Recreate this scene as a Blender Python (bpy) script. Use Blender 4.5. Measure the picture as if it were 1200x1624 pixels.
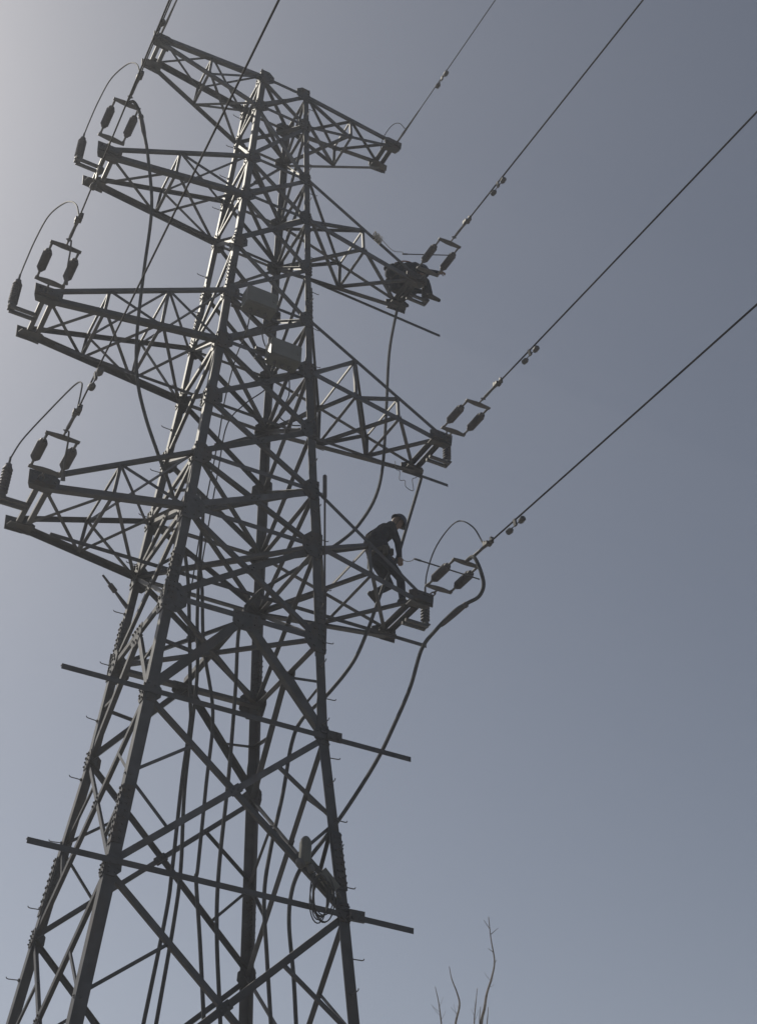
import bpy, bmesh, math, random
from mathutils import Vector, Matrix
random.seed(7)
for o in list(bpy.data.objects):
    bpy.data.objects.remove(o)
S = bpy.context.scene
C = S.collection

# ------------------------------------------------------------------ camera
cd = bpy.data.cameras.new('camera')
cam = bpy.data.objects.new('camera', cd)
C.objects.link(cam)
RT = Vector((0.88156847, -0.47163919, 0.01983688))
DN = Vector((0.29531497, 0.51823211, -0.802636))
FW = Vector((0.36827449, 0.71343672, 0.59613921))
M = Matrix((RT, -DN, -FW)).transposed().to_4x4()
M.translation = Vector((-5.051, -14.481, 1.6))
cam.matrix_world = M
cd.sensor_fit = 'HORIZONTAL'
cd.sensor_width = 36
cd.lens = 36 * 2054.6 / 1200
cd.clip_end = 6000
S.camera = cam

# ------------------------------------------------------------------ sky + sun
SUN_AZ, SUN_EL = 27.0, 46.0          # degrees left of +Y, elevation
w = bpy.data.worlds.new('World')
S.world = w
w.use_nodes = True
nt = w.node_tree
nt.nodes.clear()
out = nt.nodes.new('ShaderNodeOutputWorld')
bg = nt.nodes.new('ShaderNodeBackground')
sky = nt.nodes.new('ShaderNodeTexSky')
sky.sky_type = 'NISHITA'
sky.sun_disc = False
sky.sun_elevation = math.radians(SUN_EL)
sky.sun_rotation = math.radians(-SUN_AZ)
sky.altitude = 0
sky.air_density = 0.6
sky.dust_density = 1.5
sky.ozone_density = 1.0
hsv = nt.nodes.new('ShaderNodeHueSaturation')
hsv.inputs['Saturation'].default_value = 0.62
nt.links.new(sky.outputs[0], hsv.inputs['Color'])
wb = nt.nodes.new('ShaderNodeVectorMath')          # camera white balance, whole sky alike
wb.operation = 'MULTIPLY'
wb.inputs[1].default_value = (0.985, 0.997, 0.985)
nt.links.new(hsv.outputs[0], wb.inputs[0])
nt.links.new(wb.outputs[0], bg.inputs['Color'])
bg.inputs['Strength'].default_value = 0.085
nt.links.new(bg.outputs[0], out.inputs[0])
sl = bpy.data.lights.new('sun', 'SUN')
sl.energy = 3.0
sl.angle = math.radians(0.6)
sl.color = (1.0, 0.93, 0.80)
sun = bpy.data.objects.new('sun', sl)
C.objects.link(sun)
sd = Vector((-math.sin(math.radians(SUN_AZ)) * math.cos(math.radians(SUN_EL)),
             math.cos(math.radians(SUN_AZ)) * math.cos(math.radians(SUN_EL)),
             math.sin(math.radians(SUN_EL))))
sun.rotation_euler = sd.to_track_quat('Z', 'Y').to_euler()
sun.location = sd * 60
S.view_settings.view_transform = 'Standard'
S.view_settings.look = 'None'
S.view_settings.exposure = 0.0
S.view_settings.gamma = 1.0
S.view_settings.use_curve_mapping = False

# ------------------------------------------------------------------ materials
def mat(name, col, rough=0.6, metal=0.0, var=0.25, scale=8.0, rnd=0.0, bump=0.0, spec=0.5, trans=0.0):
    m = bpy.data.materials.new(name)
    m.use_nodes = True
    t = m.node_tree
    b = t.nodes['Principled BSDF']
    b.inputs['Roughness'].default_value = rough
    b.inputs['Metallic'].default_value = metal
    b.inputs['Specular IOR Level'].default_value = spec
    geo = t.nodes.new('ShaderNodeNewGeometry')
    n = t.nodes.new('ShaderNodeTexNoise')
    n.inputs['Scale'].default_value = scale
    n.inputs['Detail'].default_value = 6
    t.links.new(geo.outputs['Position'], n.inputs['Vector'])
    mr = t.nodes.new('ShaderNodeMapRange')
    mr.inputs['From Min'].default_value = 0.3
    mr.inputs['From Max'].default_value = 0.7
    mr.inputs['To Min'].default_value = 1 - var
    mr.inputs['To Max'].default_value = 1 + var
    t.links.new(n.outputs['Fac'], mr.inputs['Value'])
    fac = mr.outputs[0]
    if rnd:
        oi = t.nodes.new('ShaderNodeObjectInfo')
        m2 = t.nodes.new('ShaderNodeMapRange')
        m2.inputs['To Min'].default_value = 1 - rnd
        m2.inputs['To Max'].default_value = 1 + rnd
        t.links.new(oi.outputs['Random'], m2.inputs['Value'])
        mm = t.nodes.new('ShaderNodeMath')
        mm.operation = 'MULTIPLY'
        t.links.new(fac, mm.inputs[0])
        t.links.new(m2.outputs[0], mm.inputs[1])
        fac = mm.outputs[0]
    vm = t.nodes.new('ShaderNodeVectorMath')
    vm.operation = 'SCALE'
    vm.inputs[0].default_value = col
    t.links.new(fac, vm.inputs['Scale'])
    t.links.new(vm.outputs[0], b.inputs['Base Color'])
    if bump:
        bp = t.nodes.new('ShaderNodeBump')
        bp.inputs['Strength'].default_value = bump
        bp.inputs['Distance'].default_value = 0.01
        t.links.new(n.outputs['Fac'], bp.inputs['Height'])
        t.links.new(bp.outputs[0], b.inputs['Normal'])
    return m

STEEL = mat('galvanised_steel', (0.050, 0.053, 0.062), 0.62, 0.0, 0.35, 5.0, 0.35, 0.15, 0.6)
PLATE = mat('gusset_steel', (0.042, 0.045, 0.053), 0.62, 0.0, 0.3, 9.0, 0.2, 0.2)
FIT = mat('fitting_steel', (0.075, 0.075, 0.08), 0.6, 0.0, 0.2, 14.0, 0.15, 0.1)
RUB = mat('silicone_rubber', (0.06, 0.056, 0.064), 0.6, 0.0, 0.25, 20.0, 0.15, 0.1)
ALU = mat('aluminium_strand', (0.035, 0.035, 0.038), 0.8, 0.0, 0.15, 30.0, 0.0, 0.0, 0.15)
CAB = mat('cable_sheath', (0.055, 0.058, 0.064), 0.7, 0.0, 0.25, 12.0, 0.15, 0.1, 0.25)
BOX = mat('painted_box', (0.12, 0.126, 0.122), 0.5, 0.0, 0.1, 6.0, 0.0, 0.05)
DEV = mat('grey_plastic', (0.095, 0.10, 0.09), 0.5, 0.0, 0.12, 10.0)
NAVY = mat('navy_cloth', (0.024, 0.026, 0.036), 0.9, 0.0, 0.3, 16.0, 0.0, 0.4, 0.2)
SKIN = mat('skin', (0.17, 0.11, 0.085), 0.6, 0.0, 0.1, 20.0)
BOOT = mat('boot_rubber', (0.03, 0.028, 0.026), 0.7, 0.0, 0.2, 20.0)
HELM = mat('helmet_shell', (0.018, 0.024, 0.05), 0.5, 0.0, 0.08, 10.0)
WEB = mat('harness_webbing', (0.055, 0.05, 0.042), 0.85, 0.0, 0.3, 30.0)
ORANGE = mat('orange_webbing', (0.24, 0.09, 0.035), 0.8, 0.0, 0.25, 30.0)
ROPE = mat('pale_rope', (0.30, 0.28, 0.24), 0.9, 0.0, 0.25, 60.0)
BARK = mat('bark', (0.25, 0.23, 0.215), 0.9, 0.0, 0.35, 12.0, 0.0, 0.6)
CONC = mat('concrete', (0.30, 0.29, 0.27), 0.9, 0.0, 0.2, 5.0, 0.0, 0.4)
SOIL = mat('dry_soil', (0.25, 0.235, 0.21), 0.95, 0.0, 0.45, 0.6, 0.0, 0.5)

def rust(m, col, lo, hi, scale):
    t = m.node_tree
    b = t.nodes['Principled BSDF']
    src = b.inputs['Base Color'].links[0].from_socket
    geo = t.nodes.new('ShaderNodeNewGeometry')
    mp = t.nodes.new('ShaderNodeMapping')
    mp.inputs['Scale'].default_value = (1, 1, .45)
    oi = t.nodes.new('ShaderNodeObjectInfo')
    ad = t.nodes.new('ShaderNodeVectorMath'); ad.operation = 'ADD'
    n = t.nodes.new('ShaderNodeTexNoise')
    n.inputs['Scale'].default_value = scale; n.inputs['Detail'].default_value = 8; n.inputs['Roughness'].default_value = .65
    t.links.new(geo.outputs['Position'], ad.inputs[0]); t.links.new(oi.outputs['Random'], ad.inputs[1])
    t.links.new(ad.outputs[0], mp.inputs['Vector']); t.links.new(mp.outputs[0], n.inputs['Vector'])
    mr = t.nodes.new('ShaderNodeMapRange'); mr.inputs['From Min'].default_value = lo; mr.inputs['From Max'].default_value = hi
    t.links.new(n.outputs['Fac'], mr.inputs['Value'])
    mx = t.nodes.new('ShaderNodeMix'); mx.data_type = 'RGBA'
    t.links.new(mr.outputs[0], mx.inputs['Factor'])
    t.links.new(src, mx.inputs['A']); mx.inputs['B'].default_value = (*col, 1)
    t.links.new(mx.outputs['Result'], b.inputs['Base Color'])
rust(STEEL, (0.062, 0.047, 0.040), .54, .78, 2.6)
rust(PLATE, (0.058, 0.042, 0.034), .48, .70, 4.0)

# ------------------------------------------------------------------ helpers
def obj(name, me, parent=None, m=None):
    o = bpy.data.objects.new(name, me)
    C.objects.link(o)
    if parent:
        o.parent = parent
    if m and me is not None and not me.materials:
        me.materials.append(m)
    return o

def empty(name, loc=(0, 0, 0), parent=None):
    o = bpy.data.objects.new(name, None)
    C.objects.link(o)
    o.location = loc
    o.empty_display_size = 0.2
    if parent:
        o.parent = parent
    return o

def tag(o, label, cat, group=None, kind=None):
    if label: o['label'] = label
    if cat: o['category'] = cat
    if group: o['group'] = group
    if kind: o['kind'] = kind
    return o

def mesh(name, v, f, smooth=False):
    me = bpy.data.meshes.new(name)
    me.from_pydata([tuple(p) for p in v], [], f)
    if smooth:
        for p in me.polygons: p.use_smooth = True
    me.update()
    return me

class MB:
    def __init__(s): s.v = []; s.f = []
    def add(s, v, f):
        n = len(s.v); s.v += [Vector(p) for p in v]; s.f += [tuple(i + n for i in q) for q in f]
    def box(s, c, d, mtx=None):
        c = Vector(c)
        vs = [Vector((x * d[0] / 2, y * d[1] / 2, z * d[2] / 2)) for x in (-1, 1) for y in (-1, 1) for z in (-1, 1)]
        if mtx: vs = [mtx @ p for p in vs]
        s.add([c + p for p in vs], [(0, 1, 3, 2), (4, 6, 7, 5), (0, 4, 5, 1), (2, 3, 7, 6), (0, 2, 6, 4), (1, 5, 7, 3)])
    def prism(s, poly, t, mtx=None):          # polygon in xy, thickness t along z
        n = len(poly)
        vs = [Vector((x, y, -t / 2)) for x, y in poly] + [Vector((x, y, t / 2)) for x, y in poly]
        if mtx: vs = [mtx @ p for p in vs]
        s.add(vs, [tuple(range(n))[::-1], tuple(range(n, 2 * n))] + [(i, (i + 1) % n, n + (i + 1) % n, n + i) for i in range(n)])
    def tube(s, pts, r, k=8):
        pts = [Vector(p) for p in pts]
        rs = r if isinstance(r, (list, tuple)) else [r] * len(pts)
        n = len(pts); vs = []; fs = []; up = None
        for i, p in enumerate(pts):
            d = (pts[min(i + 1, n - 1)] - pts[max(i - 1, 0)])
            d = d.normalized() if d.length > 1e-9 else Vector((0, 0, 1))
            if up is None:
                up = d.orthogonal().normalized()
            else:
                up = (up - d * up.dot(d))
                up = up.normalized() if up.length > 1e-6 else d.orthogonal().normalized()
            sd_ = d.cross(up)
            for j in range(k):
                a = 2 * math.pi * j / k
                vs.append(p + (up * math.cos(a) + sd_ * math.sin(a)) * rs[i])
        for i in range(n - 1):
            for j in range(k):
                j2 = (j + 1) % k
                fs.append((i * k + j, i * k + j2, (i + 1) * k + j2, (i + 1) * k + j))
        fs.append(tuple(range(k))[::-1]); fs.append(tuple(range((n - 1) * k, n * k)))
        s.add(vs, fs)
    def lathe(s, a, b, prof, k=14):            # prof: (t along a->b in metres, radius)
        a = Vector(a); d = (Vector(b) - a).normalized()
        s.tube([a + d * t for t, r in prof], [r for t, r in prof], k)
    def ball(s, c, r, k=10, sc=(1, 1, 1), mtx=None):
        vs = []; fs = []; n = k // 2
        for i in range(n + 1):
            th = math.pi * i / n
            for j in range(k):
                ph = 2 * math.pi * j / k
                p = Vector((r * sc[0] * math.sin(th) * math.cos(ph), r * sc[1] * math.sin(th) * math.sin(ph), r * sc[2] * math.cos(th)))
                if mtx: p = mtx @ p
                vs.append(Vector(c) + p)
        for i in range(n):
            for j in range(k):
                j2 = (j + 1) % k
                fs.append((i * k + j, (i + 1) * k + j, (i + 1) * k + j2, i * k + j2))
        s.add(vs, fs)
    def build(s, name, m, parent=None, smooth=False):
        me = mesh(name, s.v, s.f, smooth)
        if smooth:
            me.set_sharp_from_angle(angle=math.radians(40))
        return obj(name, me, parent, m)

def spline(pts, n=8):
    pts = [Vector(p) for p in pts]
    q = [pts[0] * 2 - pts[1]] + pts + [pts[-1] * 2 - pts[-2]]
    r = []
    for i in range(1, len(q) - 2):
        for j in range(n):
            t = j / n
            a, b, c, d = q[i - 1], q[i], q[i + 1], q[i + 2]
            r.append(0.5 * ((2 * b) + (c - a) * t + (2 * a - 5 * b + 4 * c - d) * t * t + (3 * b - a - 3 * c + d) * t ** 3))
    return r + [pts[-1]]

# ------------------------------------------------------------------ ground
gv = []; gf = []
rings = [0, 3, 6, 10, 15, 22, 32, 50, 90, 200, 600, 1800, 4500]
K = 48
gv.append((0, 0, 0))
for ri, r in enumerate(rings[1:]):
    for j in range(K):
        a = 2 * math.pi * j / K
        z = 0 if r < 7 or r > 150 else random.uniform(-.12, .06)
        gv.append((r * math.cos(a), r * math.sin(a), z))
for j in range(K):
    gf.append((0, 1 + j, 1 + (j + 1) % K))
for i in range(len(rings) - 2):
    for j in range(K):
        a = 1 + i * K + j; b = 1 + i * K + (j + 1) % K
        gf.append((a, a + K, b + K, b))
g = obj('ground', mesh('ground', gv, gf, True), None, SOIL)
g['kind'] = 'structure'

# ------------------------------------------------------------------ tower geometry
Z = dict(u1=22.475, l1=21.534, u2=19.937, l2=18.867, m23=17.613, u3=16.369, l3=15.246, m34=14.048,
         u4=12.894, l4=11.913, h=10.42, m5=9.012, m6=6.72, m7=3.9, base=0.0)
KZ = [0.0, 6.77, 9.012, 11.913, 15.246, 18.867, 22.475]
KX = [2.12, 1.437, 1.205, 1.0, 0.785, 0.625, 0.484]
KY = [2.02, 1.406, 1.13, 1.02, 0.835, 0.66, 0.455]
def lerp(z, ks):
    for i in range(len(KZ) - 1):
        if z <= KZ[i + 1] or i == len(KZ) - 2:
            t = (z - KZ[i]) / (KZ[i + 1] - KZ[i])
            return ks[i] + t * (ks[i + 1] - ks[i])
def wx(z): return lerp(z, KX)
def wy(z): return lerp(z, KY)
SG = {'A': (-1, 1), 'B': (-1, -1), 'C': (1, 1), 'D': (1, -1)}
def N(leg, z):
    if isinstance(z, str): z = Z[z]
    s = SG[leg]
    return Vector((s[0] * wx(z), s[1] * wy(z), z))

tower = empty('transmission_tower')
tag(tower, 'tall lattice steel transmission tower with four pairs of crossarms', 'tower')

# one shared angle bar: unit flanges, unit length
TT = 0.10
prof = [(0, 0), (1, 0), (1, TT), (TT, TT), (TT, 1), (0, 1)]
av = [(x, y, 0) for x, y in prof] + [(x, y, 1) for x, y in prof]
af = [(0, 1, 7, 6), (1, 2, 8, 7), (2, 3, 9, 8), (3, 4, 10, 9), (4, 5, 11, 10), (5, 0, 6, 11), (3, 2, 1, 0), (5, 4, 3, 0), (6, 7, 8, 9), (6, 9, 10, 11)]
ANGLE = mesh('angle_bar', av, af)
ANGLE.materials.append(STEEL)

def bar(name, a, b, n, size, parent, off=0.0, me=None):
    """angle bar from a to b lying in the face with outward normal n"""
    a = Vector(a); b = Vector(b); n = Vector(n).normalized()
    ax = (b - a); L = ax.length; ax.normalize()
    n = (n - ax * n.dot(ax)).normalized()
    yv = -n
    xv = yv.cross(ax)
    o = obj(name, me or ANGLE, parent)
    base = a + n * (off + random.uniform(-.0025, .0025)) - xv * size * 0.5
    m = Matrix.Identity(4)
    for i in range(3):
        m[i][0] = xv[i] * size; m[i][1] = yv[i] * size; m[i][2] = ax[i] * L; m[i][3] = base[i]
    o.matrix_world = m
    return o

# gusset plate with bolt heads, in local xy, outward +z
def gusset_mesh(name, poly, bolts, t=0.012):
    b = MB()
    b.prism(poly, t)
    for x, y in bolts:
        b.prism([(x + .017 * math.cos(k * math.pi / 3), y + .017 * math.sin(k * math.pi / 3)) for k in range(6)], 0.05)
    me = mesh(name, b.v, b.f)
    me.materials.append(PLATE)
    return me
G1 = gusset_mesh('gusset_plate', [(-.07, -.19), (.09, -.20), (.20, -.09), (.20, .08), (.10, .19), (-.07, .19)],
                 [(-.035, -.13), (-.035, -.04), (-.035, .05), (-.035, .14), (.08, -.12), (.14, -.05), (.08, .11), (.13, .04)])
G2 = gusset_mesh('joint_plate', [(-.10, -.07), (.10, -.07), (.13, 0), (.10, .07), (-.10, .07), (-.13, 0)], [(-.08, 0), (-.02, .025), (.03, -.025), (.08, 0)])

def plate(name, me, p, xdir, ydir, parent, sc=1.0, off=0.0):
    x = Vector(xdir).normalized(); y = Vector(ydir)
    y = (y - x * y.dot(x)).normalized(); z = x.cross(y)
    o = obj(name, me, parent)
    m = Matrix.Identity(4)
    p = Vector(p) + z * off
    for i in range(3):
        m[i][0] = x[i] * sc; m[i][1] = y[i] * sc; m[i][2] = z[i]; m[i][3] = p[i]
    o.matrix_world = m
    return o

# legs -------------------------------------------------------------
legs = {}
LEVZ = [0.0, 3.9, 6.77, 9.012, 11.913, 15.246, 18.867, 22.52]
def leg_piece(leg, zs, b, t, grow=0.0):
    sx, sy = SG[leg]
    vs = []
    for z in zs:
        bb = b(z) if callable(b) else b
        x0 = sx * (wx(z) + grow); y0 = sy * (wy(z) + grow)
        for fx, fy in ((0, 0), (bb, 0), (bb, t), (t, t), (t, bb), (0, bb)):
            vs.append((x0 - sx * fx, y0 - sy * fy, z))
    fs = []
    for i in range(len(zs) - 1):
        for j in range(6):
            k = (j + 1) % 6
            fs.append((i * 6 + j, i * 6 + k, i * 6 + 6 + k, i * 6 + 6 + j))
    n = (len(zs) - 1) * 6
    fs += [(3, 2, 1, 0), (5, 4, 3, 0), (n, n + 1, n + 2, n + 3), (n, n + 3, n + 4, n + 5)]
    return vs, fs
def legb(z): return 0.138 if z < 9.5 else (0.125 if z < 15.5 else 0.105)
for leg in 'ABCD':
    mb = MB()
    zz = [0.0, 3.9, 6.77, 9.012, 9.45, 9.55, 11.913, 15.246, 15.45, 15.55, 18.867, 22.52]
    mb.add(*leg_piece(leg, zz, legb, 0.013))
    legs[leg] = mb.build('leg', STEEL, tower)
    sx, sy = SG[leg]
    # splice covers with rows of bolts
    for zc, hh in ((7.35, .36), (10.75, .42), (16.85, .3), (3.0, .35)):
        mb = MB()
        mb.add(*leg_piece(leg, [zc - hh, zc + hh], legb(zc) - .012, 0.012, 0.014))
        zq = zc - hh + .06
        while zq < zc + hh - .03:
            for d in (.035, .095):
                p = Vector((sx * (wx(zq) + .02) - sx * d, sy * (wy(zq) + .03), zq))
                mb.lathe(p, p - Vector((0, sy, 0)) * .07, [(0, .016), (.02, .016), (.021, .010), (.075, .010)], 6)
                p = Vector((sx * (wx(zq + .04) + .03), sy * (wy(zq) + .02) - sy * d, zq + .04))
                mb.lathe(p, p - Vector((sx, 0, 0)) * .07, [(0, .016), (.02, .016), (.021, .010), (.075, .010)], 6)
            zq += .085
        mb.build('splice_plate', PLATE, legs[leg])

# step bolts on legs A and D
sb = MB()
sb.tube([(0, 0, 0), (.13, 0, 0), (.15, 0, .006), (.157, 0, .022)], .0068, 6)
sb.prism([(0.022 * math.cos(k * math.pi / 3), .022 * math.sin(k * math.pi / 3)) for k in range(6)], .02, Matrix.Rotation(math.pi / 2, 4, 'Y'))
STEP = mesh('step_bolt', sb.v, sb.f)
STEP.materials.append(FIT)
for leg in 'AD':
    sx, sy = SG[leg]
    i = 0; z = 1.6
    while z < 22.2:
        o = obj('step_bolt', STEP, legs[leg])
        if i % 2:
            o.location = (sx * (wx(z) + .012), sy * (wy(z) - .06), z)
            o.rotation_euler = (0, random.uniform(-.06, .06), (0 if sx > 0 else math.pi) + random.uniform(-.1, .1))
        else:
            o.location = (sx * (wx(z) - .06), sy * (wy(z) + .012), z)
            o.rotation_euler = (0, random.uniform(-.06, .06), sy * math.pi / 2 + random.uniform(-.1, .1))
        z += .42; i += 1

# body bracing ------------------------------------------------------
FACES = [('B', 'D', Vector((0, -1, 0))), ('A', 'C', Vector((0, 1, 0))), ('A', 'B', Vector((-1, 0, 0))), ('C', 'D', Vector((1, 0, 0)))]
LV = ['base', 'm7', 'm6', 'm5', 'h', 'l4', 'u4', 'm34', 'l3', 'u3', 'm23', 'l2', 'u2', 'l1', 'u1']
def size_at(z, k=1.0):
    return k * (0.072 if z < 9.5 else (0.070 if z < 16 else 0.058))
for (p, q, n) in FACES:
    for i in range(len(LV) - 1):
        lo, hi = LV[i], LV[i + 1]
        z0, z1 = Z[lo], Z[hi]
        a0, a1, b0, b1 = N(p, lo), N(p, hi), N(q, lo), N(q, hi)
        zm_ = (z0 + z1) / 2
        heavy = (1.12 if zm_ < 9.5 else 1.3) if n.y < 0 else .95
        zm = (z0 + z1) / 2
        if lo == 'm5' and hi == 'h':
            mid = (a1 + b1) / 2
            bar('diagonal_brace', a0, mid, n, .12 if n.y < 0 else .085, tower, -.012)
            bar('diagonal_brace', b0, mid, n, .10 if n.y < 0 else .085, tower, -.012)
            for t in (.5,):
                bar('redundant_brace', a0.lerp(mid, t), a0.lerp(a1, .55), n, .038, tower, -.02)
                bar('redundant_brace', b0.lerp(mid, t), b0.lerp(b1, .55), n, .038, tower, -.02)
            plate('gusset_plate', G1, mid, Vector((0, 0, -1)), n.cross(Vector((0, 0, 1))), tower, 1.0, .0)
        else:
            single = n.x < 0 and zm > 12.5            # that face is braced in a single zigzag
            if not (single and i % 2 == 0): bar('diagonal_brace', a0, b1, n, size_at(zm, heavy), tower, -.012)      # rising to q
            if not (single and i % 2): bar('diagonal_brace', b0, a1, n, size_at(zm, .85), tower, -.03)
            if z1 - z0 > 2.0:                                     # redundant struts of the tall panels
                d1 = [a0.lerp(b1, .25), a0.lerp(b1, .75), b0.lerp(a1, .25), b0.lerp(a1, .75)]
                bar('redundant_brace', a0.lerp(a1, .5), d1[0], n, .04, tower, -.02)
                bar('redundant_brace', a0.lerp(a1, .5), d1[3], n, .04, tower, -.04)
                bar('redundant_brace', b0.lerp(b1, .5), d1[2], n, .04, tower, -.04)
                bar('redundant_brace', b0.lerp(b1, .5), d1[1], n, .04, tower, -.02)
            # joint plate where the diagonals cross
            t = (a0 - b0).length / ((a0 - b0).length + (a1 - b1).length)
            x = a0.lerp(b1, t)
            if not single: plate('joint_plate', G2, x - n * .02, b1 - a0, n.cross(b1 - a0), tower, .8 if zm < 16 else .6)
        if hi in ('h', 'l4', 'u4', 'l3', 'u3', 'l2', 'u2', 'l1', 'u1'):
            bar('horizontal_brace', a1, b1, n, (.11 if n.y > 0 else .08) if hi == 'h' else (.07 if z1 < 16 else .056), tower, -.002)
        # gussets
        for leg, pt, other in ((p, a1, b1), (q, b1, a1)):
            ins = (other - pt).normalized()
            up = N(leg, z1 + .5 if z1 < 22 else z1) - N(leg, z1 - .5)
            if ins.cross(up).dot(n) < 0: up = -up
            sc = {'h': 1.15, 'm5': .72, 'l4': 1.1, 'u1': 1.0}.get(hi, .92 if z1 < 16 else .82)
            if hi == 'm7' or hi == 'm6': sc = .6
            plate('gusset_plate', G1, pt + ins * .05, ins, up, tower, sc, .008)

# plan bracing
for lv in ('h', 'l4', 'u4', 'l3', 'u3', 'l2', 'u2', 'l1', 'u1'):
    dz = Vector((0, 0, -.03))
    bar('plan_brace', N('B', lv) + dz, N('C', lv) + dz, (0, 0, -1), .052, tower)
    bar('plan_brace', N('A', lv) + dz, N('D', lv) + dz, (0, 0, -1), .052, tower, -.025)
# heavy beams across the waist diaphragm
for a, b in (('A', 'B'), ('C', 'D')):
    m_ = (N(a, 'h') + N(b, 'h')) / 2
bar('plan_brace', (N('A', 'h') + N('C', 'h')) / 2, (N('B', 'h') + N('D', 'h')) / 2, (0, 0, -1), .08, tower, -.06)

# long cable bars with free ends
def cable_bar(a, b, size=.085):
    a = Vector(a); b = Vector(b)
    o = bar('cable_support_bar', a, b, (0, -1, 0), size, tower)
    return o
cable_bar((-1.86, .42, 18.78), (3.94, .60, 18.77), .055)
cable_bar((-2.90, .43, 15.15), (3.99, .48, 15.15), .058)
cable_bar((-2.39, .445, 11.84), (3.55, .463, 11.84), .062)
cable_bar((-2.24, -1.165, 9.02), (2.38, -1.165, 8.97), .068)
cable_bar((-2.313, -1.435, 6.80), (2.279, -1.435, 6.66), .068)
for x, y, z in ((1.27, -1.185, 9.0), (1.52, -1.455, 6.69)):
    mb = MB()
    mb.box((0, 0, 0), (.20, .03, .13)); mb.box((.05, -.022, .03), (.03, .02, .03)); mb.box((-.05, -.022, -.03), (.03, .02, .03)); mb.box((.05, -.022, -.03), (.03, .02, .03))
    o = mb.build('clamp_plate', PLATE, tower); o.location = (x, y, z)

# foundations
for leg in 'ABCD':
    mb = MB()
    p = N(leg, 0.0)
    q = [(-.42, -.42), (.42, -.42), (.42, .42), (-.42, .42)]
    mb.add([(x, y, -.3) for x, y in q] + [(x * .8, y * .8, .28) for x, y in q], [(3, 2, 1, 0), (4, 5, 6, 7), (0, 1, 5, 4), (1, 2, 6, 5), (2, 3, 7, 6), (3, 0, 4, 7)])
    o = mb.build('foundation', CONC, tower); o.location = (p.x, p.y, 0)

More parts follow.
